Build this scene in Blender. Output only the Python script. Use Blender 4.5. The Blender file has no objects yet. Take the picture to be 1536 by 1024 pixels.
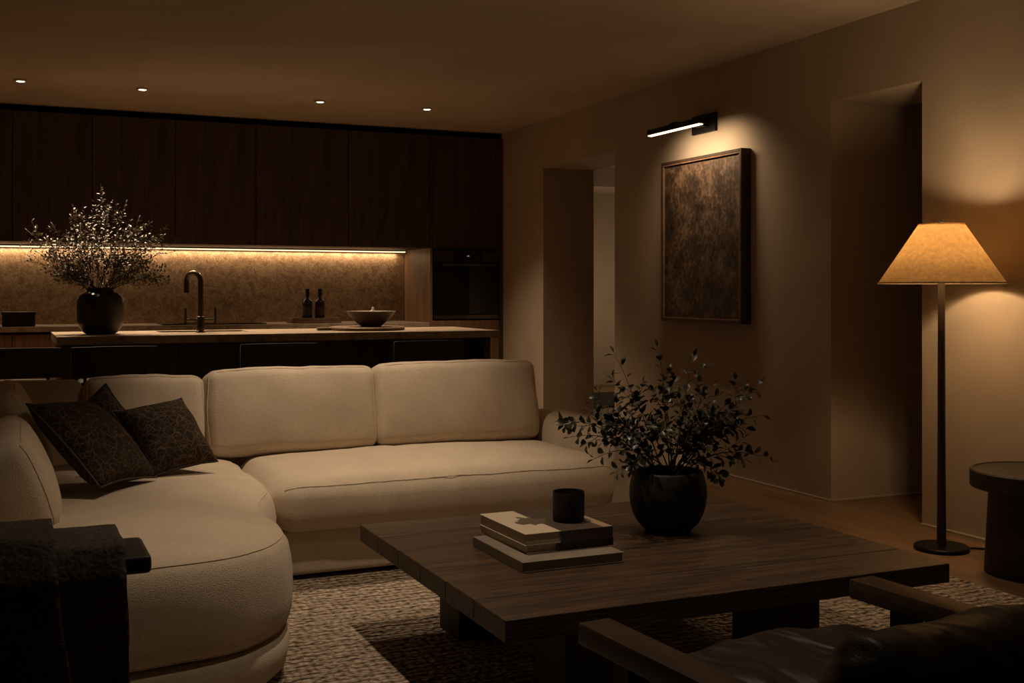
import bpy, bmesh, math, random
from mathutils import Vector, Matrix, noise
R = math.radians
sc = bpy.context.scene
COL = sc.collection
YAW = 24.03
FWD = Vector((math.sin(R(YAW)), math.cos(R(YAW)), 0)); RGT = Vector((math.cos(R(YAW)), -math.sin(R(YAW)), 0)); UP = Vector((0, 0, 1))

# ------------------------------------------------------------------ materials
def new_mat(name):
    m = bpy.data.materials.new(name); m.use_nodes = True
    nt = m.node_tree; b = nt.nodes['Principled BSDF']
    return m, nt, b
def c4(c): return (c[0], c[1], c[2], 1)
def nd(nt, t, **kw):
    n = nt.nodes.new(t)
    for k, v in kw.items():
        if hasattr(n, k): setattr(n, k, v)
        else: n.inputs[k].default_value = v
    return n
def coords(nt, scale=(1, 1, 1), rot=(0, 0, 0)):
    tc = nd(nt, 'ShaderNodeTexCoord'); mp = nd(nt, 'ShaderNodeMapping')
    mp.inputs['Scale'].default_value = scale; mp.inputs['Rotation'].default_value = rot
    nt.links.new(tc.outputs['Object'], mp.inputs['Vector'])
    return mp.outputs['Vector']
def ramp(nt, fac, stops):
    r = nd(nt, 'ShaderNodeValToRGB'); e = r.color_ramp.elements
    e[0].position, e[0].color = stops[0][0], c4(stops[0][1])
    e[1].position, e[1].color = stops[-1][0], c4(stops[-1][1])
    for p, c in stops[1:-1]:
        x = e.new(p); x.color = c4(c)
    nt.links.new(fac, r.inputs['Fac']); return r.outputs['Color']
def bump(nt, b, h, strength, dist=0.01):
    bp = nd(nt, 'ShaderNodeBump'); bp.inputs['Strength'].default_value = strength; bp.inputs['Distance'].default_value = dist
    nt.links.new(h, bp.inputs['Height']); nt.links.new(bp.outputs['Normal'], b.inputs['Normal'])
def spec(b, s): b.inputs['Specular IOR Level'].default_value = s

def plain(name, col, rough=.6, metal=0, sp=.5, nscale=0, var=.15, bstr=0):
    m, nt, b = new_mat(name)
    b.inputs['Roughness'].default_value = rough; b.inputs['Metallic'].default_value = metal; spec(b, sp)
    n = nd(nt, 'ShaderNodeTexNoise'); n.inputs['Scale'].default_value = nscale or 12; n.inputs['Detail'].default_value = 5
    nt.links.new(coords(nt), n.inputs['Vector'])
    lo = [x*(1-var) for x in col]; hi = [min(1, x*(1+var)) for x in col]
    nt.links.new(ramp(nt, n.outputs['Fac'], [(.3, lo), (.7, hi)]), b.inputs['Base Color'])
    if bstr: bump(nt, b, n.outputs['Fac'], bstr, .004)
    return m
def wood(name, dark, light, scale=(1, 1, 1), rough=.5, bstr=.15, rot=(0, 0, 0), sp=.4):
    """scale: small along the grain, large across it"""
    m, nt, b = new_mat(name); v = coords(nt, scale, rot)
    n1 = nd(nt, 'ShaderNodeTexNoise'); n1.inputs['Scale'].default_value = 2.2; n1.inputs['Detail'].default_value = 8; n1.inputs['Distortion'].default_value = .6
    n2 = nd(nt, 'ShaderNodeTexNoise'); n2.inputs['Scale'].default_value = 9; n2.inputs['Detail'].default_value = 6
    nt.links.new(v, n1.inputs['Vector']); nt.links.new(v, n2.inputs['Vector'])
    mx = nd(nt, 'ShaderNodeMath', operation='MULTIPLY_ADD'); mx.inputs[1].default_value = .45
    m2 = nd(nt, 'ShaderNodeMath', operation='MULTIPLY'); m2.inputs[1].default_value = .55
    nt.links.new(n1.outputs['Fac'], m2.inputs[0]); nt.links.new(n2.outputs['Fac'], mx.inputs[0]); nt.links.new(m2.outputs[0], mx.inputs[2])
    mid = [(a+c)/2 for a, c in zip(dark, light)]
    nt.links.new(ramp(nt, mx.outputs[0], [(.36, dark), (.5, mid), (.64, light)]), b.inputs['Base Color'])
    b.inputs['Roughness'].default_value = rough; spec(b, sp)
    if bstr: bump(nt, b, mx.outputs[0], bstr, .006)
    return m
def fabric(name, col, scale=420, bstr=.35, var=.18, rough=.95):
    m, nt, b = new_mat(name); v = coords(nt)
    n = nd(nt, 'ShaderNodeTexNoise'); n.inputs['Scale'].default_value = scale; n.inputs['Detail'].default_value = 2
    n2 = nd(nt, 'ShaderNodeTexNoise'); n2.inputs['Scale'].default_value = 7; n2.inputs['Detail'].default_value = 5
    nt.links.new(v, n.inputs['Vector']); nt.links.new(v, n2.inputs['Vector'])
    a = nd(nt, 'ShaderNodeMath', operation='MULTIPLY_ADD'); a.inputs[1].default_value = .7
    c = nd(nt, 'ShaderNodeMath', operation='MULTIPLY'); c.inputs[1].default_value = .3
    nt.links.new(n2.outputs['Fac'], c.inputs[0]); nt.links.new(n.outputs['Fac'], a.inputs[0]); nt.links.new(c.outputs[0], a.inputs[2])
    nt.links.new(ramp(nt, a.outputs[0], [(.35, [x*(1-var) for x in col]), (.65, [x*(1+var) for x in col])]), b.inputs['Base Color'])
    b.inputs['Roughness'].default_value = rough; spec(b, .15)
    b.inputs['Sheen Weight'].default_value = .15
    bump(nt, b, a.outputs[0], bstr, .006)
    return m
def emit(name, col, strength):
    m, nt, b = new_mat(name)
    b.inputs['Base Color'].default_value = c4(col); b.inputs['Emission Color'].default_value = c4(col); b.inputs['Emission Strength'].default_value = strength
    return m

M = {}
def plaster(name, col, bstr=.12):
    m, nt, b = new_mat(name); v = coords(nt)
    n = nd(nt, 'ShaderNodeTexNoise'); n.inputs['Scale'].default_value = 1.6; n.inputs['Detail'].default_value = 9; n.inputs['Roughness'].default_value = .6
    n2 = nd(nt, 'ShaderNodeTexNoise'); n2.inputs['Scale'].default_value = 60; n2.inputs['Detail'].default_value = 4
    nt.links.new(v, n.inputs['Vector']); nt.links.new(v, n2.inputs['Vector'])
    nt.links.new(ramp(nt, n.outputs['Fac'], [(.3, [x*.9 for x in col]), (.7, [x*1.1 for x in col])]), b.inputs['Base Color'])
    b.inputs['Roughness'].default_value = .85; spec(b, .2); bump(nt, b, n2.outputs['Fac'], bstr, .004)
    return m
M['wall'] = plaster('wall_plaster', (.42, .35, .27))
M['ceil'] = plaster('ceiling_plaster', (.46, .39, .31), .06)
M['sofa'] = fabric('cream_boucle', (.60, .495, .375), 300, .45, .14)
M['piping'] = fabric('cream_piping', (.56, .47, .37), 300, .3, .1)
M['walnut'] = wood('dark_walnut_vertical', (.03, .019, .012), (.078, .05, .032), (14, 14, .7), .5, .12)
M['walnut_warm'] = wood('warm_walnut_vertical', (.10, .055, .028), (.23, .135, .07), (14, 14, .7), .5, .1)  # brighter copy of the walnut, with the light put into its colour
M['oak_table'] = wood('rough_dark_oak', (.009, .0055, .0035), (.105, .056, .029), (1.1, 17, 17), .38, .7, sp=.7)
M['oak_legs'] = wood('dark_oak_upright', (.014, .009, .006), (.045, .028, .017), (12, 12, 1), .55, .3)
M['oak_arm'] = wood('walnut_arm', (.04, .022, .012), (.115, .066, .037), (18, 1.4, 18), .4, .12)
M['dark_arm'] = wood('ebony_arm', (.014, .009, .007), (.036, .022, .015), (1.4, 18, 18), .5, .1)
M['oak_lamp'] = wood('lamp_wood', (.02, .013, .009), (.05, .032, .02), (14, 14, 1), .45, .1)
M['board'] = wood('serving_board_wood', (.09, .05, .025), (.2, .12, .06), (2, 12, 12), .5, .1)
M['black'] = plain('black_metal', (.012, .011, .010), .45, .6, .5)
M['shadow_gap'] = plain('black_lacquer', (.006, .005, .005), .7, 0, .2)  # near-black colour that paints the shade in gaps and recesses
M['bronze'] = plain('brushed_bronze', (.10, .075, .05), .32, .9, .5)
M['steel'] = plain('dark_steel', (.16, .13, .10), .3, 1, .5)
M['ceramic'] = plain('dark_ceramic', (.026, .021, .017), .42, 0, .45, 40, .3, .15)
M['ceramic_rough'] = plain('black_stoneware', (.013, .0105, .009), .6, 0, .3, 25, .45, .4)
M['bowl'] = plain('brown_stoneware', (.10, .078, .055), .5, 0, .4, 30, .3, .2)
M['glass_black'] = plain('oven_glass', (.004, .004, .004), .06, 0, .5, 5, .05)
M['bottle'] = plain('brown_bottle_glass', (.03, .016, .009), .18, 0, .5)
M['soil'] = plain('soil', (.02, .014, .01), .95, 0, .2, 90, .5, .8)
M['stem'] = plain('twig_bark', (.07, .048, .03), .8)
M['stem_pale'] = plain('pale_twig', (.075, .055, .036), .8)
M['paper'] = plain('book_pages', (.55, .46, .34), .9, 0, .2, 200, .12)
M['paper_grey'] = plain('grey_page_edges', (.38, .32, .26), .9, 0, .2, 200, .12)
M['cover_pale'] = plain('pale_book_cover', (.50, .42, .32), .6, 0, .4)
M['cover_dark'] = plain('dark_book_cover', (.05, .035, .025), .5, 0, .4)
M['cover_grey'] = plain('grey_book_cover', (.21, .172, .13), .6, 0, .4)
M['garlic'] = plain('pale_fruit', (.55, .45, .33), .6)
M['charcoal'] = plain('charcoal_upholstery', (.022, .018, .015), .7, 0, .4, 80, .3, .2)
M['led'] = emit('led_diffuser', (1, .66, .36), 1.6)
M['picture_led'] = emit('picture_led', (1, .72, .42), 5)
M['downlight'] = emit('downlight_lens', (1, .82, .6), 5)
M['bulb'] = emit('bulb', (1, .66, .34), 14)
M['display'] = emit('oven_icon', (.7, .75, .8), .18)

def stone(name, a, bcol, c, sc_=9, bstr=.2, rough=.45):
    m, nt, b = new_mat(name); v = coords(nt)
    n = nd(nt, 'ShaderNodeTexNoise'); n.inputs['Scale'].default_value = sc_; n.inputs['Detail'].default_value = 12; n.inputs['Roughness'].default_value = .72; n.inputs['Distortion'].default_value = .9
    w = nd(nt, 'ShaderNodeTexVoronoi'); w.inputs['Scale'].default_value = sc_*7
    nt.links.new(v, n.inputs['Vector']); nt.links.new(n.outputs['Color'], w.inputs['Vector'])
    w2 = nd(nt, 'ShaderNodeTexVoronoi'); w2.inputs['Scale'].default_value = sc_*5; nt.links.new(v, w2.inputs['Vector'])
    a_ = nd(nt, 'ShaderNodeMath', operation='MULTIPLY_ADD'); a_.inputs[1].default_value = .25
    nt.links.new(w2.outputs['Distance'], a_.inputs[0]); nt.links.new(n.outputs['Fac'], a_.inputs[2])
    nt.links.new(ramp(nt, a_.outputs[0], [(.42, a), (.58, bcol), (.72, c)]), b.inputs['Base Color'])
    b.inputs['Roughness'].default_value = rough; spec(b, .4); bump(nt, b, a_.outputs[0], bstr, .004)
    return m
M['splash'] = stone('brown_stone', (.15, .09, .05), (.225, .145, .082), (.36, .25, .15), 16, .35)
M['counter'] = stone('taupe_stone', (.17, .13, .095), (.26, .205, .15), (.33, .27, .2), 5, .05, .35)

def mk_floor():
    m, nt, b = new_mat('oak_floor_boards'); v = coords(nt)
    br = nd(nt, 'ShaderNodeTexBrick'); br.offset = .37
    br.inputs['Scale'].default_value = 1; br.inputs['Brick Width'].default_value = 1.9; br.inputs['Row Height'].default_value = .19; br.inputs['Mortar Size'].default_value = .0025
    br.inputs['Color1'].default_value = (.30, .30, .30, 1); br.inputs['Color2'].default_value = (.75, .75, .75, 1); br.inputs['Mortar'].default_value = (0, 0, 0, 1)
    mp = coords(nt, (1, 1, 1), (0, 0, R(90))); nt.links.new(mp, br.inputs['Vector'])
    n = nd(nt, 'ShaderNodeTexNoise'); n.inputs['Scale'].default_value = 2; n.inputs['Detail'].default_value = 8; n.inputs['Distortion'].default_value = .5
    nt.links.new(coords(nt, (14, .9, 1)), n.inputs['Vector'])
    a = nd(nt, 'ShaderNodeMath', operation='MULTIPLY_ADD'); a.inputs[1].default_value = .3
    nt.links.new(br.outputs['Color'], a.inputs[0]); nt.links.new(n.outputs['Fac'], a.inputs[2])
    nt.links.new(ramp(nt, a.outputs[0], [(.3, (.10, .058, .03)), (.62, (.21, .125, .066)), (.95, (.30, .19, .105))]), b.inputs['Base Color'])
    b.inputs['Roughness'].default_value = .42; spec(b, .4); bump(nt, b, a.outputs[0], .12, .004)
    return m
M['floor'] = mk_floor()
def mk_rug():
    m, nt, b = new_mat('woven_loop_rug'); v = coords(nt)
    n = nd(nt, 'ShaderNodeTexNoise'); n.inputs['Scale'].default_value = 14; n.inputs['Detail'].default_value = 3
    nt.links.new(v, n.inputs['Vector'])
    ad = nd(nt, 'ShaderNodeVectorMath', operation='MULTIPLY_ADD'); ad.inputs[1].default_value = (.03, .03, .03)
    nt.links.new(n.outputs['Color'], ad.inputs[0]); nt.links.new(v, ad.inputs[2])
    mp = nd(nt, 'ShaderNodeMapping'); mp.inputs['Scale'].default_value = (34, 58, 1); nt.links.new(ad.outputs[0], mp.inputs['Vector'])
    vo = nd(nt, 'ShaderNodeTexVoronoi'); vo.inputs['Scale'].default_value = 1; vo.inputs['Randomness'].default_value = .55
    nt.links.new(mp.outputs[0], vo.inputs['Vector'])
    inv = nd(nt, 'ShaderNodeMath', operation='SUBTRACT'); inv.inputs[0].default_value = 1; nt.links.new(vo.outputs['Distance'], inv.inputs[1])
    wv = nd(nt, 'ShaderNodeTexWave'); wv.bands_direction = 'Y'; wv.inputs['Scale'].default_value = 7.5; wv.inputs['Distortion'].default_value = 4.5; wv.inputs['Detail'].default_value = 2; wv.inputs['Detail Scale'].default_value = 2.5
    nt.links.new(ad.outputs[0], wv.inputs['Vector'])
    mx = nd(nt, 'ShaderNodeMath', operation='MULTIPLY_ADD'); mx.inputs[1].default_value = .30
    hf = nd(nt, 'ShaderNodeMath', operation='MULTIPLY'); hf.inputs[1].default_value = .70
    nt.links.new(inv.outputs[0], hf.inputs[0]); nt.links.new(wv.outputs['Fac'], mx.inputs[0]); nt.links.new(hf.outputs[0], mx.inputs[2])
    nt.links.new(ramp(nt, mx.outputs[0], [(.2, (.13, .09, .06)), (.42, (.45, .345, .25)), (.8, (.85, .69, .52))]), b.inputs['Base Color'])
    b.inputs['Roughness'].default_value = .95; spec(b, .1); bump(nt, b, mx.outputs[0], 1.0, .07)
    return m
M['rug'] = mk_rug()
M['rug_dark'] = fabric('dark_rug', (.02, .015, .012), 120, .6)
def mk_pillow():
    m, nt, b = new_mat('brown_pillow_with_line_pattern'); v = coords(nt)
    n = nd(nt, 'ShaderNodeTexNoise'); n.inputs['Scale'].default_value = 9; n.inputs['Detail'].default_value = 2
    nt.links.new(v, n.inputs['Vector'])
    ad = nd(nt, 'ShaderNodeVectorMath', operation='MULTIPLY_ADD'); ad.inputs[1].default_value = (.09, .09, .09)
    nt.links.new(n.outputs['Color'], ad.inputs[0]); nt.links.new(v, ad.inputs[2])
    fs = []
    for s, r in ((34, 0), (24, .8)):
        mp = nd(nt, 'ShaderNodeMapping'); mp.inputs['Rotation'].default_value = (0, 0, r); nt.links.new(ad.outputs[0], mp.inputs['Vector'])
        vo = nd(nt, 'ShaderNodeTexVoronoi', feature='DISTANCE_TO_EDGE'); vo.inputs['Scale'].default_value = s; nt.links.new(mp.outputs[0], vo.inputs['Vector'])
        fs.append(vo.outputs['Distance'])
    mn = nd(nt, 'ShaderNodeMath', operation='MINIMUM'); nt.links.new(fs[0], mn.inputs[0]); nt.links.new(fs[1], mn.inputs[1])
    nt.links.new(ramp(nt, mn.outputs[0], [(.0, (.115, .072, .042)), (.025, (.075, .048, .029)), (.045, (.026, .018, .013))]), b.inputs['Base Color'])
    b.inputs['Roughness'].default_value = .9; spec(b, .15); bump(nt, b, mn.outputs[0], -.2, .004)
    return m
M['pillow'] = mk_pillow()
def mk_leather():
    m, nt, b = new_mat('black_brown_leather'); v = coords(nt)
    n = nd(nt, 'ShaderNodeTexNoise'); n.inputs['Scale'].default_value = 4; n.inputs['Detail'].default_value = 2; n.inputs['Distortion'].default_value = .5
    vo = nd(nt, 'ShaderNodeTexVoronoi'); vo.inputs['Scale'].default_value = 220
    nt.links.new(coords(nt, (2.2, .7, 1), (0, 0, R(25))), n.inputs['Vector']); nt.links.new(v, vo.inputs['Vector'])
    a = nd(nt, 'ShaderNodeMath', operation='MULTIPLY_ADD'); a.inputs[1].default_value = .006
    nt.links.new(vo.outputs['Distance'], a.inputs[0]); nt.links.new(n.outputs['Fac'], a.inputs[2])
    nt.links.new(ramp(nt, n.outputs['Fac'], [(.3, (.007, .005, .004)), (.7, (.020, .0125, .008))]), b.inputs['Base Color'])
    b.inputs['Roughness'].default_value = .46; spec(b, .45); bump(nt, b, a.outputs[0], .55, .12)
    return m
M['leather'] = mk_leather()
def mk_leaf(name, a, bcol, rough=.45):
    m, nt, b = new_mat(name); v = coords(nt)
    n = nd(nt, 'ShaderNodeTexNoise'); n.inputs['Scale'].default_value = 14; nt.links.new(v, n.inputs['Vector'])
    nt.links.new(ramp(nt, n.outputs['Fac'], [(.3, a), (.7, bcol)]), b.inputs['Base Color'])
    b.inputs['Roughness'].default_value = rough; spec(b, .5)
    return m
M['leaf'] = mk_leaf('dark_green_leaf', (.010, .010, .006), (.03, .03, .012), .38)
M['leaf_pale'] = mk_leaf('dried_grey_green_leaf', (.075, .066, .038), (.22, .19, .112), .45)
def mk_shade():
    m = bpy.data.materials.new('linen_lampshade'); m.use_nodes = True; nt = m.node_tree; nt.nodes.clear()
    out = nd(nt, 'ShaderNodeOutputMaterial'); mix = nd(nt, 'ShaderNodeMixShader'); mix.inputs[0].default_value = .5
    d = nd(nt, 'ShaderNodeBsdfDiffuse'); t = nd(nt, 'ShaderNodeBsdfTranslucent')
    n = nd(nt, 'ShaderNodeTexNoise'); n.inputs['Scale'].default_value = 45; n.inputs['Detail'].default_value = 8; n.inputs['Roughness'].default_value = .7
    nt.links.new(coords(nt, (1, 1, 1)), n.inputs['Vector'])
    col = ramp(nt, n.outputs['Fac'], [(.3, (.52, .40, .24)), (.7, (.80, .66, .44))])
    nt.links.new(col, d.inputs['Color']); nt.links.new(col, t.inputs['Color'])
    nt.links.new(d.outputs[0], mix.inputs[1]); nt.links.new(t.outputs[0], mix.inputs[2]); nt.links.new(mix.outputs[0], out.inputs['Surface'])
    return m
M['shade'] = mk_shade()
def mk_art():
    m, nt, b = new_mat('textured_brown_canvas'); v = coords(nt)
    n = nd(nt, 'ShaderNodeTexNoise'); n.inputs['Scale'].default_value = 5.5; n.inputs['Detail'].default_value = 12; n.inputs['Roughness'].default_value = .75; n.inputs['Distortion'].default_value = .2
    nt.links.new(coords(nt, (1, 1, 1)), n.inputs['Vector'])
    s = nd(nt, 'ShaderNodeTexNoise'); s.inputs['Scale'].default_value = 34; s.inputs['Detail'].default_value = 8
    nt.links.new(coords(nt, (1, 1, .8)), s.inputs['Vector'])
    a = nd(nt, 'ShaderNodeMath', operation='MULTIPLY_ADD'); a.inputs[1].default_value = .3
    m2 = nd(nt, 'ShaderNodeMath', operation='MULTIPLY'); m2.inputs[1].default_value = .7
    nt.links.new(n.outputs['Fac'], m2.inputs[0]); nt.links.new(s.outputs['Fac'], a.inputs[0]); nt.links.new(m2.outputs[0], a.inputs[2])
    nt.links.new(ramp(nt, a.outputs[0], [(.40, (.013, .009, .007)), (.5, (.055, .034, .021)), (.63, (.185, .12, .075))]), b.inputs['Base Color'])
    b.inputs['Roughness'].default_value = .55; spec(b, .4); bump(nt, b, a.outputs[0], .4, .02)
    return m
M['art'] = mk_art()
def mk_cover():
    """printed jacket: cream left third, dark photo, tan right border; a dark blossom over the join"""
    m, nt, b = new_mat('printed_book_jacket')
    tc = nd(nt, 'ShaderNodeTexCoord'); sx = nd(nt, 'ShaderNodeSeparateXYZ'); nt.links.new(tc.outputs['Object'], sx.inputs[0])
    bands = ramp(nt, sx.outputs['X'], [(0, (.56, .46, .34)), (.118, (.56, .46, .34)), (.12, (.07, .05, .035)), (.265, (.07, .05, .035)), (.267, (.34, .23, .14)), (1, (.34, .23, .14))])
    n = nd(nt, 'ShaderNodeTexNoise'); n.inputs['Scale'].default_value = 26; n.inputs['Detail'].default_value = 5
    nt.links.new(tc.outputs['Object'], n.inputs['Vector'])
    dist = nd(nt, 'ShaderNodeVectorMath', operation='DISTANCE'); dist.inputs[1].default_value = (.098, .175, .035); nt.links.new(tc.outputs['Object'], dist.inputs[0])
    a = nd(nt, 'ShaderNodeMath', operation='MULTIPLY_ADD'); a.inputs[1].default_value = -7.5
    nt.links.new(dist.outputs['Value'], a.inputs[0]); nt.links.new(n.outputs['Fac'], a.inputs[2])
    fac = ramp(nt, a.outputs[0], [(.08, (0, 0, 0)), (.14, (1, 1, 1))])
    mx = nd(nt, 'ShaderNodeMixRGB'); nt.links.new(fac, mx.inputs[0]); nt.links.new(bands, mx.inputs[1]); mx.inputs[2].default_value = (.12, .085, .06, 1)
    nt.links.new(mx.outputs[0], b.inputs['Base Color']); b.inputs['Roughness'].default_value = .5; spec(b, .4)
    return m
M['jacket'] = mk_cover()
M['spine'] = plain('dark_spine', (.06, .042, .03), .5, 0, .4)
M['throw'] = fabric('charcoal_throw', (.12, .10, .084), 95, 1.0, .5)

# ------------------------------------------------------------------ mesh helpers
def wloc(o):
    v = Vector((0, 0, 0))
    while o is not None: v = v + o.location; o = o.parent
    return v
def obj(name, bm, mat, parent=None, smooth=False, world=True, angle=None):
    """link bm as one mesh object; world: bm is in scene coordinates and moves to its parent's"""
    me = bpy.data.meshes.new(name); 
    if parent is not None and world: bmesh.ops.translate(bm, vec=-wloc(parent), verts=bm.verts)
    bmesh.ops.recalc_face_normals(bm, faces=bm.faces)
    bm.to_mesh(me); bm.free()
    o = bpy.data.objects.new(name, me); COL.objects.link(o); me.materials.append(M[mat] if isinstance(mat, str) else mat)
    if parent is not None: o.parent = parent
    if smooth:
        for p in me.polygons: p.use_smooth = True
        if angle: me.set_sharp_from_angle(angle=R(angle))
    return o
def tag(o, label=None, cat=None, group=None, kind=None):
    if label: o['label'] = label
    if cat: o['category'] = cat
    if group: o['group'] = group
    if kind: o['kind'] = kind
    return o
def thing(name, label, cat, loc=(0, 0, 0), group=None, rz=0):
    o = bpy.data.objects.new(name, None); COL.objects.link(o); o.empty_display_size = .1
    o.location = loc; o.rotation_euler = (0, 0, rz)
    return tag(o, label, cat, group)
def copy_tree(o, parent=None):
    c = o.copy(); COL.objects.link(c)
    if parent is not None: c.parent = parent
    for ch in list(o.children): copy_tree(ch, c)
    return c
def nbm(): return bmesh.new()
def box(bm, x0, x1, y0, y1, z0, z1, bev=0, seg=2):
    r = bmesh.ops.create_cube(bm, size=1); vs = r['verts']
    bmesh.ops.scale(bm, vec=(x1-x0, y1-y0, z1-z0), verts=vs); bmesh.ops.translate(bm, vec=((x0+x1)/2, (y0+y1)/2, (z0+z1)/2), verts=vs)
    if bev:
        es = list({e for v in vs for e in v.link_edges})
        bmesh.ops.bevel(bm, geom=es, offset=bev, segments=seg, profile=.6, affect='EDGES', clamp_overlap=True)
    return bm
def lathe(bm, prof, n=48, c=(0, 0, 0), close=False):
    rings = []
    for r, z in prof:
        if r < 1e-5: rings.append([bm.verts.new((c[0], c[1], c[2]+z))])
        else: rings.append([bm.verts.new((c[0]+r*math.cos(2*math.pi*i/n), c[1]+r*math.sin(2*math.pi*i/n), c[2]+z)) for i in range(n)])
    for a, b in zip(rings, rings[1:]):
        for i in range(n):
            j = (i+1) % n
            if len(a) == 1 and len(b) == 1: continue
            if len(a) == 1: bm.faces.new((a[0], b[j], b[i]))
            elif len(b) == 1: bm.faces.new((a[i], a[j], b[0]))
            else: bm.faces.new((a[i], a[j], b[j], b[i]))
    return bm
def tube(bm, pts, rad, n=8, closed=False):
    pts = [Vector(p) for p in pts]; m = len(pts); rings = []
    rr = rad if isinstance(rad, (list, tuple)) else [rad]*m
    prev = None
    for i, p in enumerate(pts):
        if closed: t = pts[(i+1) % m]-pts[i-1]
        else: t = pts[min(i+1, m-1)]-pts[max(i-1, 0)]
        t.normalize()
        if prev is None:
            a = Vector((0, 0, 1)) if abs(t.z) < .9 else Vector((1, 0, 0))
            u = t.cross(a).normalized()
        else:
            u = (prev-t*prev.dot(t)); u = u.normalized() if u.length > 1e-6 else t.orthogonal().normalized()
        prev = u; w = t.cross(u)
        rings.append([bm.verts.new(p+(u*math.cos(2*math.pi*k/n)+w*math.sin(2*math.pi*k/n))*rr[i]) for k in range(n)])
    pr = list(zip(rings, rings[1:])) + ([(rings[-1], rings[0])] if closed else [])
    for a, b in pr:
        for k in range(n): bm.faces.new((a[k], a[(k+1) % n], b[(k+1) % n], b[k]))
    if not closed:
        bm.faces.new(rings[0][::-1]); bm.faces.new(rings[-1])
    return bm
def axis_list(h, r, mid=10, edge=5):
    e = [ -h + r*(1-math.cos(math.pi/2*i/edge)) for i in range(edge)]
    e = [-h + r*i/edge for i in range(edge)]
    m = [(-h+r)+(2*h-2*r)*i/mid for i in range(mid+1)]
    return e+m+[-x for x in e[::-1]]
def cushion_map(a, b, c, r, puff, seed=0, sag=.0, wr=.004, pinch=0.0):
    """soft box of half sizes a (x), b (y), c (z = thin axis): rounded edges, bulging faces, small wrinkles"""
    def f(p):
        p = Vector(p)
        q = Vector((max(-a+r, min(a-r, p.x)), max(-b+r, min(b-r, p.y)), max(-c+r, min(c-r, p.z))))
        d = p-q
        if d.length > 1e-9: p = q+d.normalized()*r
        u, v, w = p.x/a, p.y/b, p.z/c
        p.z += puff*w*max(0, 1-u*u)**.7*max(0, 1-v*v)**.7
        p.x += .35*puff*u*(1-v*v)*(1-.5*abs(w)); p.y += .35*puff*v*(1-u*u)*(1-.5*abs(w))
        if pinch: 
            k = 1-pinch*(abs(u)**4)*(abs(v)**4); p.z *= k
        nz = noise.noise_vector(p*5+Vector((seed*7.3, seed*3.1, 0)))
        nz2 = noise.noise_vector(Vector((p.x*16, p.y*6, p.z*6))+Vector((seed*2.3, seed*5.1, 3)))
        return p+nz*wr*1.6+nz2*wr*.7
    return f
def cushion(bm, a, b, c, r, puff, mat4, seed=0, wr=.004, mid=12, pinch=0):
    f = cushion_map(a, b, c, r, puff, seed, 0, wr, pinch)
    ax, ay, az = axis_list(a, r, mid), axis_list(b, r, mid), axis_list(c, r, 4)
    cache = {}
    def V(x, y, z):
        k = (round(x, 5), round(y, 5), round(z, 5))
        if k not in cache: cache[k] = bm.verts.new(mat4 @ f((x, y, z)))
        return cache[k]
    def grid(A, B, fn):
        for i in range(len(A)-1):
            for j in range(len(B)-1):
                try: bm.faces.new((fn(A[i], B[j]), fn(A[i+1], B[j]), fn(A[i+1], B[j+1]), fn(A[i], B[j+1])))
                except ValueError: pass
    for s in (-1, 1):
        grid(ax, ay, lambda x, y: V(x, y, s*c)); grid(ax, az, lambda x, z: V(x, s*b, z)); grid(ay, az, lambda y, z: V(s*a, y, z))
    return f
def cushion_seam(bm, f, a, b, c, mat4, side=1, rad=.004, n=14):
    pts = []
    ed = [(-1, -1), (1, -1), (1, 1), (-1, 1)]
    for k in range(4):
        p, q = ed[k], ed[(k+1) % 4]
        for i in range(n):
            t = i/n; u, v = p[0]+(q[0]-p[0])*t, p[1]+(q[1]-p[1])*t
            pts.append(mat4 @ f((u*a, v*b, side*c)))
    tube(bm, pts, rad, 6, closed=True)
def frame_mat(center, ex, ey, ez):
    ex, ey, ez = Vector(ex).normalized(), Vector(ey).normalized(), Vector(ez).normalized()
    m = Matrix((ex, ey, ez)).transposed().to_4x4(); m.translation = Vector(center); return m
def spline(pts, n, closed=True):
    """Catmull-Rom through 2-D/3-D points"""
    P = [Vector(p).to_3d() if len(p) == 2 else Vector(p) for p in pts]; m = len(P); out = []
    for i in range(m if closed else m-1):
        if closed: p0, p1, p2, p3 = P[i-1], P[i], P[(i+1) % m], P[(i+2) % m]
        else: p0, p1, p2, p3 = P[max(i-1, 0)], P[i], P[i+1], P[min(i+2, m-1)]
        for k in range(n):
            t = k/n
            out.append(.5*((2*p1)+(p2-p0)*t+(2*p0-5*p1+4*p2-p3)*t*t+(3*p1-p0-3*p2+p3)*t**3))
    if not closed: out.append(P[-1])
    return out
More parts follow.
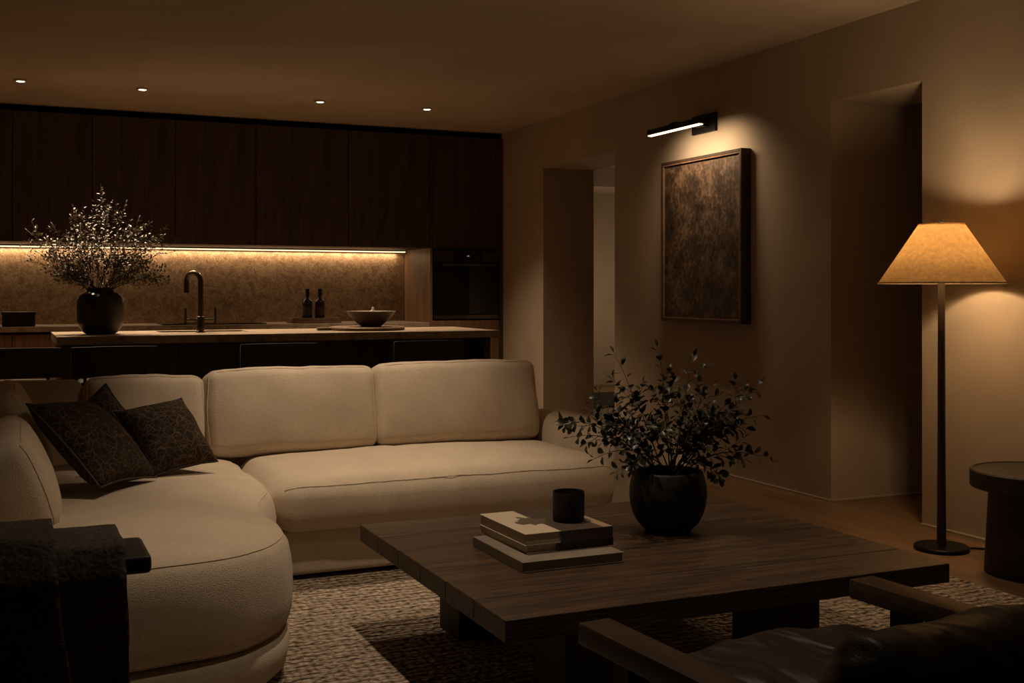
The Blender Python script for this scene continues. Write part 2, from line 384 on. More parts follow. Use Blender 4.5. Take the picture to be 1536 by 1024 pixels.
def loft(bm, out, layers, spine, dome, nring=9, wr=.004, bottom=True):
    """out: closed outline; layers: (inset, z) from below up; the top closes in rings towards the nearest point of the segment spine"""
    m = len(out); nor = []
    for i in range(m):
        t = out[(i+1) % m]-out[i-1]; nor.append(Vector((t.y, -t.x, 0)).normalized())
    area = sum(out[i].x*out[(i+1) % m].y-out[(i+1) % m].x*out[i].y for i in range(m))
    if area < 0: nor = [-v for v in nor]
    rings = []
    for ins, z in layers:
        ring = []
        for p, nn in zip(out, nor):
            q = p-nn*ins; q = Vector((q.x, q.y, z)); q += noise.noise_vector(q*6)*wr
            ring.append(q)
        rings.append(ring)
    A, B = Vector(spine[0]).to_3d(), Vector(spine[1]).to_3d(); top = rings[-1]; z0 = layers[-1][1]
    for k in range(1, nring+1):
        t = k/nring; ring = []
        for p in top:
            d = B-A; s = max(0, min(1, ((Vector((p.x, p.y, 0))-A).dot(d))/d.length_squared)); c = A+d*(s if k < nring else round(s*30)/30)
            q = Vector((p.x, p.y, 0)).lerp(c, t); q.z = z0+dome*(1-(1-t)**2)
            q += noise.noise_vector(q*5)*wr*1.4*min(1, 2.5*(1-t))
            ring.append(q)
        rings.append(ring)
    R_ = [[bm.verts.new(q) for q in ring] for ring in rings]
    for a, b in zip(R_, R_[1:]):
        for i in range(m): bm.faces.new((a[i], a[(i+1) % m], b[(i+1) % m], b[i]))
    if bottom: bm.faces.new(R_[0][::-1])
    bmesh.ops.remove_doubles(bm, verts=R_[-1], dist=.0015)
    if dome:
        zt = layers[-3][1]; tv = [v for v in bm.verts if v.is_valid and v.co.z > zt+.001]
        for _ in range(14): bmesh.ops.smooth_vert(bm, verts=tv, factor=.5, use_axis_x=False, use_axis_y=False, use_axis_z=True)
    return [r for r in rings]

# ------------------------------------------------------------------ the room
W, H = 4.3, 2.7
def struct(name, bm, mat): return tag(obj(name, bm, mat), kind='structure')
struct('floor', box(nbm(), -2.6, 8.6, -1.9, 13.0, -.12, 0), 'floor')
struct('ceiling', box(nbm(), -2.6, 8.6, -1.9, 13.0, H, H+.12), 'ceil')
struct('wall_left', box(nbm(), -2.6, -2.5, -1.9, 13.0, 0, H), 'wall')
struct('wall_back', box(nbm(), -2.5, 8.6, -1.9, -1.8, 0, H), 'wall')
struct('wall_kitchen', box(nbm(), -2.5, W, 10.6, 10.72, 0, H), 'wall')
OPZ = 2.285
bm = nbm()
for y0, y1, z0 in ((-1.8, 4.465, 0), (4.465, 5.17, OPZ), (5.17, 7.69, 0), (7.69, 8.97, OPZ), (8.97, 10.72, 0)):
    box(bm, W, W+.5, y0, y1, z0, H)
struct('wall_right', bm, 'wall')
bm = nbm(); box(bm, W+.5, 7.1, 5.17, 5.3, 0, H); box(bm, W+.5, 7.1, 4.33, 4.465, 0, H); box(bm, 7.1, 7.2, 4.33, 5.3, 0, H)
struct('wall_passage', bm, 'wall')
bm = nbm(); box(bm, W+.5, 8.5, 12.85, 12.97, 0, H); box(bm, 8.4, 8.5, 5.3, 12.85, 0, H)
struct('wall_hall', bm, 'wall')
struct('trim_1', box(nbm(), W+.5, 8.4, 12.0, 12.85, 2.46, H), 'ceil')           # dropped soffit in the hall
bm = nbm()
for y0, y1 in ((-1.8, 4.465), (5.17, 7.69), (8.97, 9.8)): box(bm, W-.012, W, y0, y1, 0, .012, .002, 1)
struct('baseboard_right', bm, 'ceil')
bm = nbm(); box(bm, W, 7.1, 5.158, 5.17, 0, .012, .002, 1)
struct('baseboard_passage', bm, 'ceil')
struct('trim_2', box(nbm(), -2.5, W, 9.93, 10.6, 2.645, H), 'shadow_gap')            # recessed strip above the cabinets, its shade painted in black

# ------------------------------------------------------------------ kitchen
KY, KB = 9.85, 10.6          # cabinet face, wall
UZ = 1.60                    # underside of the wall cabinets
def cabinet(name, label, x0, x1, z0, z1, yf, yb, group, mat='walnut', nd_=1, handle=True):
    t = thing(name, label, 'cabinet', ((x0+x1)/2, (yf+yb)/2, z0), group)
    obj('body', box(nbm(), x0, x1, yf+.022, yb, z0, z1), mat, t)
    for k in range(nd_):
        a = x0+(x1-x0)*k/nd_; b = x0+(x1-x0)*(k+1)/nd_
        d = obj('door', box(nbm(), a+.003, b-.003, yf, yf+.02, z0, z1-.003, .002, 1), mat, t)
    return t
ux = [-.6, .04, .637, 1.295, 1.968, 2.79, 3.563]
ul = ['dark walnut wall cabinet at the far left edge of the picture', 'dark walnut wall cabinet directly above the tall branches in the vase',
      'dark walnut wall cabinet between the branches and the tap', 'dark walnut wall cabinet above the tap and the hob',
      'dark walnut wall cabinet above the right half of the hob and the two bottles', 'dark walnut wall cabinet beside the oven housing, above the bowl']
for i in range(6):
    cabinet('wall_cabinet', ul[i], ux[i], ux[i+1], UZ, 2.645, KY, KB-.001, 'wall cabinets over the counter')
# lower units
bx_ = [-.6, .04, .637, 1.295, 1.968, 2.79, 3.563]
bl = ['warm wood base cabinet at far left below the small dark box', 'base cabinet behind the left end of the island', 'base cabinet behind the vase of branches',
      'base cabinet below the hob, left half', 'base cabinet below the hob, right half', 'base cabinet next to the oven housing']
for i in range(6):
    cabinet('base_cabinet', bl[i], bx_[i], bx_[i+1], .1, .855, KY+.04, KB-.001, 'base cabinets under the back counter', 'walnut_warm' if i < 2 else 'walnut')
struct('trim_3', box(nbm(), -.6, 3.563, KY+.1, KB, 0, .1), 'shadow_gap')
tag(obj('worktop', box(nbm(), -.6, 3.562, KY+.0, KB-.02, .875, .915, .003, 1), 'counter'), 'long taupe stone worktop running along the back wall below the lit splashback', 'worktop')
tag(obj('splashback', box(nbm(), -.6, 3.562, KB-.02, KB-.001, .87, UZ), 'splash'), 'mottled brown stone splashback lit from above between counter and cabinets', 'splashback')
t = thing('led_strip', 'glowing warm light strip under the wall cabinets along the splashback', 'light strip', (1.5, 10.5, UZ-.012))
obj('channel', box(nbm(), -.6, 3.54, 10.485, 10.53, UZ-.012, UZ-.001), 'black', t); obj('diffuser', box(nbm(), -.6, 3.54, 10.482, 10.528, UZ-.022, UZ-.0125, .002, 1), 'led', t)

# tall oven housing
t = thing('oven_housing', 'tall dark walnut housing around the built-in oven at the right of the kitchen', 'cabinet', (3.93, 10.2, 0))
obj('side_panel', box(nbm(), 3.565, 3.588, KY, KB-.001, 0, 1.60), 'walnut_warm', t)  # stretch below the light strip takes the lit walnut colour
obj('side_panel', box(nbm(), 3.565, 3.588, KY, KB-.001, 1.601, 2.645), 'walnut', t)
obj('side_panel', box(nbm(), 4.262, 4.299, KY, KB-.001, 0, 2.645), 'walnut', t)
obj('back_panel', box(nbm(), 3.59, 4.26, 10.5, KB-.001, 0, 2.645), 'walnut', t)
obj('door', box(nbm(), 3.591, 4.259, KY, KY+.02, 1.605, 2.642, .002, 1), 'walnut', t)
obj('shelf', box(nbm(), 3.59, 4.26, KY+.022, 10.5, 1.585, 1.603), 'walnut', t); obj('shelf', box(nbm(), 3.59, 4.26, KY+.022, 10.5, .915, .935), 'walnut', t)
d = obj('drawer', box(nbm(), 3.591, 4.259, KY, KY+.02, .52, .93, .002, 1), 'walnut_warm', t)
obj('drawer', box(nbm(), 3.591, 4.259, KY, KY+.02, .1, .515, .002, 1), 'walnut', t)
t = thing('built_in_oven', 'black glass built-in oven with bar handle and small display', 'oven', (3.925, 10.0, .94))
obj('body', box(nbm(), 3.61, 4.24, KY+.012, 10.4, .94, 1.58), 'black', t)
d = obj('door', box(nbm(), 3.597, 4.253, KY-.012, KY+.010, .985, 1.475, .003, 1), 'glass_black', t)
bm = nbm(); tube(bm, [(3.67, KY-.05, 1.447), (4.20, KY-.05, 1.447)], .009, 12)
for x in (3.70, 4.17): tube(bm, [(x, KY-.05, 1.447), (x, KY-.011, 1.447)], .006, 8)
tag(obj('handle', bm, 'steel', d, True, angle=40), 'brushed metal bar handle')
wf = obj('window_frame', box(nbm(), 3.70, 4.15, KY-.0135, KY-.0121, 1.06, 1.40), 'glass_black', d)
obj('lower_trim', box(nbm(), 3.597, 4.253, KY-.010, KY+.010, .945, .982, .002, 1), 'steel', t)
p = obj('control_panel', box(nbm(), 3.597, 4.253, KY-.011, KY+.010, 1.48, 1.58, .002, 1), 'bronze', t)
bm = nbm(); box(bm, 3.79, 4.08, KY-.0135, KY-.0112, 1.488, 1.57); obj('display', bm, 'glass_black', p)
bm = nbm(); box(bm, 3.925, 3.950, KY-.0150, KY-.0137, 1.526, 1.532); box(bm, 3.934, 3.946, KY-.0150, KY-.0137, 1.532, 1.536); obj('display_icon', bm, 'display', p)
for x in (3.76, 4.11):
    bm = nbm(); tube(bm, [(x, KY-.018, 1.525), (x, KY-.011, 1.525)], .010, 16); obj('knob', bm, 'bronze', p, True, angle=40)

# hob, box, tray and bottles on the back counter
t = thing('hob', 'flat black glass hob set in the back counter behind the tap', 'hob', (1.64, 10.15, .915))
obj('glass_plate', box(nbm(), 1.2, 2.08, 9.93, 10.42, .9155, .925, .003, 1), 'glass_black', t)
for x, y, r in ((1.42, 10.05, .09), (1.42, 10.30, .07), (1.86, 10.05, .07), (1.86, 10.30, .09)):
    bm = nbm(); lathe(bm, [(r-.003, 0), (r-.003, .0006), (r, .0006), (r, 0)], 32, (x, y, .9251)); obj('zone_ring', bm, 'steel', t)
t = thing('storage_box', 'small low dark box on the back counter at far left', 'box', (.09, 10.12, .915))
obj('body', box(nbm(), -.035, .215, 10.04, 10.2, .9155, 1.01, .012, 3), 'ceramic', t); obj('lid', box(nbm(), -.04, .22, 10.035, 10.205, 1.0105, 1.035, .008, 2), 'oak_lamp', t)
t = thing('serving_tray', 'dark rectangular wooden tray under the two bottles on the back counter', 'tray', (2.54, 10.12, .915))
obj('base', box(nbm(), 2.32, 2.77, 10.0, 10.24, .9155, .935, .004, 2), 'board', t)
bm = nbm()
for x0, x1, y0, y1 in ((2.32, 2.77, 10.0, 10.014), (2.32, 2.77, 10.226, 10.24), (2.32, 2.334, 10.014, 10.226), (2.756, 2.77, 10.014, 10.226)): box(bm, x0, x1, y0, y1, .9352, .962, .003, 1)
obj('rim', bm, 'board', t)
def bottle(x, y, label):
    t = thing('glass_bottle', label, 'bottle', (x, y, .9352), 'bottles on the dark tray')
    bm = nbm(); lathe(bm, [(0, 0), (.040, 0), (.044, .006), (.044, .165), (.040, .18), (.018, .20), (.015, .208), (.015, .222), (0, .222)], 32, (x, y, .9356)); obj('body', bm, 'bottle', t, True, angle=50)
    bm = nbm(); lathe(bm, [(0, .2225), (.019, .2225), (.019, .285), (.017, .289), (0, .289)], 24, (x, y, .9356)); obj('cap', bm, 'black', t, True, angle=50)
    bm = nbm(); lathe(bm, [(.0441, .05), (.0446, .05), (.0446, .13), (.0441, .13)], 32, (x, y, .9356)); obj('paper_sleeve', bm, 'cover_dark', t, True, angle=50)
bottle(2.487, 10.13, 'left one of the two brown capped bottles on the tray'); bottle(2.602, 10.13, 'right one of the two brown capped bottles on the tray')

# island
IX0, IX1, IY0, IY1, IZ = .28, 3.25, 7.5, 8.45, .92
SX0, SX1, SY0, SY1 = .96, 1.56, 8.05, 8.33
bm = nbm()
for a in ((IX0, SX0, IY0, IY1), (SX1, IX1, IY0, IY1), (SX0, SX1, IY0, SY0), (SX0, SX1, SY1, IY1)): box(bm, a[0], a[1], a[2], a[3], IZ-.05, IZ)
bmesh.ops.remove_doubles(bm, verts=bm.verts, dist=1e-5)
tag(obj('island_worktop', bm, 'counter'), 'thick taupe stone slab topping the kitchen island', 'worktop')
t = thing('kitchen_island', 'dark walnut kitchen island body below the stone slab', 'island', (1.75, 8.0, 0))
bm = nbm()
bz = IZ-.051
for a in ((.36, .94, .1, bz), (1.58, 3.15, .1, bz), (.94, 1.58, .1, .66)): box(bm, a[0], a[1], 7.82, 8.40, a[2], a[3])
obj('carcass', bm, 'walnut', t); obj('plinth', box(nbm(), .4, 3.1, 7.87, 8.35, .001, .1), 'shadow_gap', t)
obj('end_panel', box(nbm(), .31, .355, 7.56, 8.42, .001, bz), 'walnut', t); obj('end_panel', box(nbm(), 3.155, 3.20, 7.56, 8.42, .001, bz), 'walnut', t)
for a, b in ((.36, 1.05), (1.05, 1.75), (1.75, 2.45), (2.45, 3.15)):
    obj('panel', box(nbm(), a+.002, b-.002, 7.8, 7.819, .1, bz-.002, .002, 1), 'walnut', t)
t = thing('sink', 'dark undermount sink let into the island behind the tap', 'sink', (1.26, 8.19, .70))
bm = nbm(); box(bm, SX0, SX1, SY0, SY1, .70, .71); box(bm, SX0, SX0+.008, SY0, SY1, .71, .868); box(bm, SX1-.008, SX1, SY0, SY1, .71, .868); box(bm, SX0+.008, SX1-.008, SY0, SY0+.008, .71, .868); box(bm, SX0+.008, SX1-.008, SY1-.008, SY1, .71, .868)
obj('basin', bm, 'steel', t); bm = nbm(); lathe(bm, [(0, 0), (.04, 0), (.045, .004), (.03, .004), (0, .002)], 24, (1.26, 8.19, .7102)); obj('drain', bm, 'bronze', t, True)
FX, FY = 1.215, 7.97
t = thing('kitchen_tap', 'tall bronze arched tap with two lever handles on the island', 'tap', (FX, FY, IZ))
bm = nbm(); lathe(bm, [(0, 0), (.032, 0), (.032, .008), (.027, .012), (.027, .105), (.022, .11), (0, .11)], 24, (FX, FY, IZ+.0005)); obj('base', bm, 'bronze', t, True, angle=50)
pts = [(FX, FY, IZ+.1), (FX, FY, IZ+.25), (FX, FY, IZ+.35)]
for k in range(1, 13):
    a = math.pi*k/12; q = .058*(1-math.cos(a)); pts.append((FX-q*.72, FY+q*.69, IZ+.35+.058*math.sin(a)))
pts += [(FX-.116*.72, FY+.116*.69, IZ+.30), (FX-.116*.72, FY+.116*.69, IZ+.27)]
bm = nbm(); tube(bm, pts, [.0185]*(len(pts)-1)+[.0195], 16); obj('spout', bm, 'bronze', t, True, angle=50)
bm = nbm(); tube(bm, [(FX-.1, FY, IZ+.085), (FX+.1, FY, IZ+.085)], .010, 12); obj('crossbar', bm, 'bronze', t, True, angle=50)
for s in (-1, 1):
    bm = nbm(); tube(bm, [(FX+s*.1, FY, IZ+.06), (FX+s*.1, FY, IZ+.165)], [.0105, .008], 12); obj('lever_handle', bm, 'bronze', t, True, angle=50)
# board + bowl
t = thing('serving_board', 'round wooden serving board with short handle under the bowl', 'board', (2.39, 7.98, IZ))
bm = nbm(); lathe(bm, [(0, 0), (.268, 0), (.275, .006), (.275, .018), (.268, .024), (0, .024)], 64, (2.40, 7.98, IZ+.0005)); obj('disc', bm, 'board', t, True, angle=40)
bm = nbm(); box(bm, 2.03, 2.135, 7.955, 8.005, IZ+.0008, IZ+.022, .008, 3); obj('handle', bm, 'board', t)
t = thing('serving_bowl', 'wide brown stoneware bowl standing on the round board', 'bowl', (2.44, 8.0, IZ+.0246))
bm = nbm(); lathe(bm, [(0, 0), (.07, 0), (.075, .004), (.115, .035), (.155, .075), (.178, .108), (.181, .112), (.175, .112), (.15, .08), (.11, .043), (.06, .012), (0, .01)], 64, (2.43, 7.98, IZ+.0252)); obj('shell', bm, 'bowl', t, True, angle=60)
t = thing('garlic_bulb', 'pale bulb peeking above the rim of the bowl', 'garlic', (2.44, 8.0, IZ+.06))
bm = nbm()
lathe(bm, [(0, 0), (.03, .004), (.045, .025), (.04, .05), (.02, .068), (.008, .08), (.006, .098), (0, .10)], 20, (2.45, 8.0, IZ+.068))
for v in bm.verts:
    a = math.atan2(v.co.y-8.0, v.co.x-2.45); r = Vector((v.co.x-2.45, v.co.y-8.0, 0)); v.co += r*.10*math.cos(6*a)
obj('bulb', bm, 'garlic', t, True)

# bar stools
def stool(x, y):
    t = thing('bar_stool', 'bar stool', 'stool', (0, 0, 0), 'bar stools along the island')
    M4 = Matrix.Translation((0, 0, .64)); bm = nbm(); cushion(bm, .2, .19, .03, .025, .012, M4, 1, .001, 6); obj('seat', bm, 'charcoal', t, True)
    bm = nbm(); n = 16
    for i in range(n+1):
        u = -1+2*i/n
        for j, (z, ) in enumerate(((.70,), (.78,), (.862,), (.872,))):
            yy = -.205+.075*u*u-.02*(z-.7)
            for s in (0, 1): bm.verts.new((.243*u*(1-.02*(j == 3)), yy+s*.024, z+(.006*(1-u*u))))
    bm.verts.ensure_lookup_table(); idx = lambda i, j, s: bm.verts[(i*4+j)*2+s]
    for i in range(n):
        for j in range(3):
            bm.faces.new((idx(i, j, 0), idx(i+1, j, 0), idx(i+1, j+1, 0), idx(i, j+1, 0))); bm.faces.new((idx(i, j, 1), idx(i, j+1, 1), idx(i+1, j+1, 1), idx(i+1, j, 1)))
        for j in (0, 3): bm.faces.new((idx(i, j, 0), idx(i, j, 1), idx(i+1, j, 1), idx(i+1, j, 0)))
    for i in (0, n):
        for j in range(3): bm.faces.new((idx(i, j, 0), idx(i, j+1, 0), idx(i, j+1, 1), idx(i, j, 1)))
    obj('backrest', bm, 'charcoal', t, True, angle=50)
    for sx in (-1, 1):
        for sy in (-1, 1):
            bm = nbm(); tube(bm, [(sx*.215, sy*.2, 0), (sx*.17, sy*.15, .62)], .013, 10); obj('leg', bm, 'black', t, True, angle=50)
        bm = nbm(); tube(bm, [(sx*.165, -.15, .62), (sx*.17, -.178, .74)], .010, 10); obj('back_post', bm, 'black', t, True, angle=50)
    bm = nbm(); tube(bm, [(-.2, .18, .22), (.2, .18, .22)], .010, 10); obj('footrest', bm, 'black', t, True, angle=50)
    t.location = (x, y, 0); return t
sl = ['black bar stool at the far left edge, left of the island end', 'black bar stool at the left end of the island, below the vase',
      'black bar stool at the middle of the island, right of the tap', 'black bar stool at the right of the island, barely visible below the bowl']
s0 = stool(.05, 7.22); s0['label'] = sl[0]
for i, x in ((1, .585), (2, 1.565), (3, 2.56)):
    s = copy_tree(s0); s.location = (x, 7.22, 0); s['label'] = sl[i]

# recessed downlights
D = [(.09, 'ceiling spotlight furthest left, near the picture edge'), (.916, 'ceiling spotlight second from the left, above the vase and tap'), (2.25, 'ceiling spotlight third from the left, above the two bottles'), (3.14, 'ceiling spotlight furthest right, nearest the oven')]
base = None
for i, (x, lab) in enumerate(D):
    if base is None:
        t = thing('downlight', lab, 'spotlight', (0, 0, H-.014), 'recessed ceiling spotlights')
        bm = nbm(); lathe(bm, [(.030, .0135), (.030, 0), (.044, .002), (.046, .006), (.046, .0135)], 32); obj('ring', bm, 'ceil', t, True, world=False, angle=40)
        bm = nbm(); lathe(bm, [(0, -.002), (.02, -.001), (.0295, .004), (.0295, .008), (0, .008)], 32); obj('lens', bm, 'downlight', t, True, world=False)
        base = t
    else:
        t = copy_tree(base); t['label'] = lab
    t.location = (x, 8.75, H-.014)

# ------------------------------------------------------------------ picture and its light
t = thing('framed_artwork', 'large abstract brown textured canvas in slim dark frame on the right wall', 'picture', (W, 6.41, .994))
PY0, PY1, PZ0, PZ1, PX = 5.93, 6.89, .994, 2.105, W-.075
bm = nbm(); th = .022
box(bm, PX, W-.001, PY0, PY0+th, PZ0, PZ1, .002, 1); box(bm, PX, W-.001, PY1-th, PY1, PZ0, PZ1, .002, 1); box(bm, PX, W-.001, PY0+th, PY1-th, PZ0, PZ0+th, .002, 1); box(bm, PX, W-.001, PY0+th, PY1-th, PZ1-th, PZ1, .002, 1)
obj('frame', bm, wood('picture_frame_wood', (.025, .015, .010), (.06, .036, .022), (4, 4, 4), .45, .05), t)
bm = nbm(); i0, i1, j0, j1, q = PY0+th, PY1-th, PZ0+th, PZ1-th, .006  # pale strip paints the light caught by the inner bevel
for a in ((i0, i0+q, j0, j1), (i1-q, i1, j0, j1), (i0+q, i1-q, j0, j0+q), (i0+q, i1-q, j1-q, j1)): box(bm, PX+.002, PX+.0155, a[0], a[1], a[2], a[3])
tag(obj('inner_fillet', bm, wood('fillet_wood', (.16, .09, .05), (.30, .18, .10), (4, 4, 4), .4, 0), t), 'paler inner edge of the frame')
obj('canvas', box(nbm(), PX+.016, PX+.04, PY0+th+.004, PY1-th-.004, PZ0+th+.004, PZ1-th-.004), 'art', t)
t = thing('picture_light', 'slim black picture light with glowing underside above the artwork', 'lamp', (W, 6.42, 2.3))
obj('wall_plate', box(nbm(), W-.022, W-.001, 6.30, 6.58, 2.265, 2.39, .004, 2), 'black', t)
bm = nbm(); box(bm, 4.02, W-.022, 6.37, 6.45, 2.300, 2.318, .004, 2); obj('arm', bm, 'black', t)
bm = nbm(); box(bm, 3.99, 4.045, 6.05, 6.69, 2.262, 2.30, .006, 2); obj('bar', bm, 'black', t)
obj('diffuser', box(nbm(), 3.994, 4.024, 6.06, 6.68, 2.256, 2.2615), 'picture_led', t)

# ------------------------------------------------------------------ sectional sofa
so = thing('sectional_sofa', 'large L-shaped cream sofa with rounded chaise in the middle of the room', 'sofa', (1.2, 4.8, 0))
ch_out = spline([(.93, 5.36), (.975, 5.0), (.985, 4.72), (.965, 4.47), (.895, 4.27), (.85, 4.07), (.845, 3.82), (.825, 3.58), (.755, 3.37), (.61, 3.23), (.38, 3.175), (.14, 3.175), (-.04, 3.23), (-.13, 3.40), (-.15, 3.8), (-.15, 4.4), (-.15, 5.0), (-.10, 5.36), (.4, 5.40)], 6)
bm = nbm(); loft(bm, ch_out, [(.03, .05), (.014, .065), (.004, .11), (.006, .150), (.022, .170)], ((.36, 3.6), (.36, 4.9)), 0, 2, .001); obj('chaise_base', bm, 'sofa', so, True)
bm = nbm(); rr = loft(bm, ch_out, [(.03, .180), (.014, .186), (.006, .198), (-.002, .225), (-.006, .265), (-.006, .31), (0, .35), (.010, .385), (.028, .410), (.05, .424), (.085, .436), (.14, .446)], ((.36, 3.62), (.36, 4.9)), .026, 10, .004)
def crown(q):                              # the chaise is plumper towards its free end
    q.z += .038*max(0, min(1, (4.15-q.y)/.75))*max(0, min(1, (q.z-.26)/.12))
for v in bm.verts: crown(v.co)
for ring in rr:
    for q in ring: crown(q)
cc = obj('chaise_cushion', bm, 'sofa', so, True)
bm = nbm(); tube(bm, [q+Vector((0, 0, .0006)) for q in rr[8]], .0017, 6, closed=True); obj('piping', bm, 'sofa', cc, True)
bm = nbm(); tube(bm, [q for q in rr[1]], .0025, 6, closed=True); obj('piping', bm, 'sofa', cc, True)
# long seat
bm = nbm(); box(bm, .9, 2.95, 4.60, 5.62, .035, .222, .02, 3); obj('seat_base', bm, 'sofa', so, True, angle=50)
bm = nbm(); box(bm, .95, 2.9, 4.68, 5.55, .0145, .034); obj('plinth', bm, 'shadow_gap', so); bm = nbm(); box(bm, -.08, .68, 3.42, 5.3, .0145, .049); obj('plinth', bm, 'shadow_gap', so)
SXa, SXb, SYa, SYb = .985, 2.56, 4.515, 5.40
a, b, c = (SXb-SXa)/2, (SYb-SYa)/2, .102
M4 = Matrix.Translation(((SXa+SXb)/2, (SYa+SYb)/2, .327))
bm = nbm(); f = cushion(bm, a, b, c, .088, .040, M4, 3, .004, 30)
for v in bm.verts:                      # a shallow dip where the two seats meet
    if v.co.z > .36: v.co.z -= .007*math.exp(-((v.co.x-1.74)/.03)**2)
sc_ = obj('seat_cushion', bm, 'sofa', so, True)
bm = nbm(); fr = [M4 @ f((-a+.008+(2*a-.016)*i/40, -b, c))+Vector((0, -.0006, .0006)) for i in range(41)]
tube(bm, fr, .0017, 6); obj('piping', bm, 'sofa', sc_, True)
# arm at the right end
arm_prof = spline([(2.535, .05), (2.515, .25), (2.52, .45), (2.545, .53), (2.62, .565), (2.74, .562), (2.86, .535), (2.925, .46), (2.94, .30), (2.935, .05)], 6, False)
bm = nbm(); ys = [4.535, 4.545, 4.57, 4.62, 4.8, 5.0, 5.2, 5.4, 5.56, 5.60, 5.62]; ins = [.06, .03, .01, 0, 0, 0, 0, 0, .01, .03, .06]
rows = []
cx, cz = 2.73, .3
for y, s in zip(ys, ins):
    rows.append([bm.verts.new((p.x+(cx-p.x)*s*1.5, y, max(.04, p.y+(cz-p.y)*s*1.2)) ) for p in arm_prof])
for A_, B_ in zip(rows, rows[1:]):
    for i in range(len(A_)-1): bm.faces.new((A_[i], A_[i+1], B_[i+1], B_[i]))
    bm.faces.new((A_[-1], A_[0], B_[0], B_[-1]))
bm.faces.new(rows[0]); bm.faces.new(rows[-1][::-1])
obj('armrest', bm, 'sofa', so, True)
bm = nbm(); box(bm, -.10, 2.90, 5.58, 5.72, .04, .52, .04, 4); obj('back_frame', bm, 'sofa', so, True, angle=60)
bm = nbm(); box(bm, -.36, -.17, 3.5, 5.72, .04, .58, .04, 4); obj('side_frame', bm, 'sofa', so, True, angle=60)
def back_cushion(x0, x1, yc, zc, h, lean, th=.11, seed=1, ry=0, dirn='back', seam=True, roll=0):
    a, b, c = (x1-x0)/2, h/2, th
    if dirn == 'back':
        up = Vector((0, math.sin(R(lean)), math.cos(R(lean)))); n = Vector((0, -math.cos(R(lean)), math.sin(R(lean)))); ex = Vector((1, 0, 0))
        cen = ((x0+x1)/2, yc, zc)
    else:
        up = Vector((-math.sin(R(lean)), 0, math.cos(R(lean)))); n = Vector((math.cos(R(lean)), 0, math.sin(R(lean)))); ex = up.cross(n)
        cen = (yc, (x0+x1)/2, zc)
    ex2 = ex*math.cos(R(roll))+up*math.sin(R(roll)); up2 = up*math.cos(R(roll))-ex*math.sin(R(roll))
    m4 = frame_mat(cen, ex2, up2, n)
    bm = nbm(); f = cushion(bm, a, b, c, .05, .032, m4, seed, .005, 14, .12); o = obj('back_cushion', bm, 'sofa', so, True)
    bm = nbm(); cushion_seam(bm, f, a, b, c, m4, 1, .0028); cushion_seam(bm, f, a, b, c, m4, -1, .0028); obj('piping', bm, 'sofa', o, True)
    return o
back_cushion(.835, 1.645, 5.40, .625, .40, 13, .105, 1)
back_cushion(1.65, 2.515, 5.40, .63, .41, 13, .105, 2)
back_cushion(.31, .83, 5.40, .61, .39, 13, .105, 4)
back_cushion(-.16, .315, 5.44, .605, .39, 13, .09, 5)
back_cushion(4.42, 5.10, .01, .635, .39, 19, .095, 6, dirn='side')
back_cushion(3.74, 4.42, .01, .585, .31, 21, .10, 7, dirn='side', roll=2)

# scatter pillows: given by centre, in-plane edges (lateral, up, depth as seen across the room)
def pillow(center, e1, e2, label, seed, thick=.088):
    cv = lambda e: RGT*e[0]+UP*e[1]+FWD*e[2]
    u, v = cv(e1), cv(e2); n = u.cross(v).normalized()
    t = thing('throw_pillow', label, 'pillow', center, 'dark patterned pillows in the sofa corner')
    bm = nbm(); N = 22; top, bot = {}, {}
    for i in range(N+1):
        for j in range(N+1):
            a, b = -1+2*i/N, -1+2*j/N
            s = max(0, (1-a*a)*(1-b*b))**.42
            ka, kb = 1-.09*(1-b*b), 1-.09*(1-a*a)          # edges pulled in between the corners
            p = Vector(center)+u*(.5*a*ka)+v*(.5*b*kb)
            w = noise.noise(Vector((a*2.2+seed*3, b*2.2, seed)))*.013*s
            top[i, j] = bm.verts.new(p+n*(thick*s+w)); bot[i, j] = top[i, j] if i in (0, N) or j in (0, N) else bm.verts.new(p-n*(thick*s-w))
    for i in range(N):
        for j in range(N):
            for g in (top, bot): bm.faces.new((g[i, j], g[i+1, j], g[i+1, j+1], g[i, j+1]))
    o = obj('cover', bm, 'pillow', t, True)
    pts = [];
    ring = [(i, 0) for i in range(N)]+[(N, j) for j in range(N)]+[(N-i, N) for i in range(N)]+[(0, N-j) for j in range(N)]
    for i, j in ring:
        a, b = -1+2*i/N, -1+2*j/N; pts.append(Vector(center)+u*(.5*a*(1-.09*(1-b*b)))+v*(.5*b*(1-.09*(1-a*a))))
    bm = nbm(); tube(bm, pts, .0045, 6, closed=True); obj('edge_seam', bm, 'cover_dark', t, True)
def at_px(px, py, d): return Vector((0, 0, 1.2))+FWD*d+RGT*((px-768)/1700*d)+UP*((437-py)/1700*d)
pillow(at_px(141, 663, 4.21), (.072, -.03, .40), (.29, -.285, -.075), 'dark brown line-patterned pillow leaning at the left side cushions, largest of the three', 1)
pillow(at_px(150, 643, 4.76), (.19, -.20, -.04), (-.20, -.17, -.07), 'dark pillow standing on its corner behind the other two, only its tip showing', 2)
pillow(at_px(248, 655, 4.62), (.205, .03, .26), (.185, -.25, -.12), 'dark brown line-patterned pillow at the right, leaning on the back cushion', 3)

# ------------------------------------------------------------------ rugs
tag(obj('rug', box(nbm(), -1.2, 3.6, .2, 5.2, .001, .014, .006, 2), 'rug'), 'large beige looped woven rug under the sofa and the coffee table', 'rug')
tag(obj('hall_rug', box(nbm(), 4.95, 6.9, 10.3, 11.75, .001, .016, .006, 2), 'rug_dark'), 'dark rug on the floor of the lit room behind the far opening', 'rug')

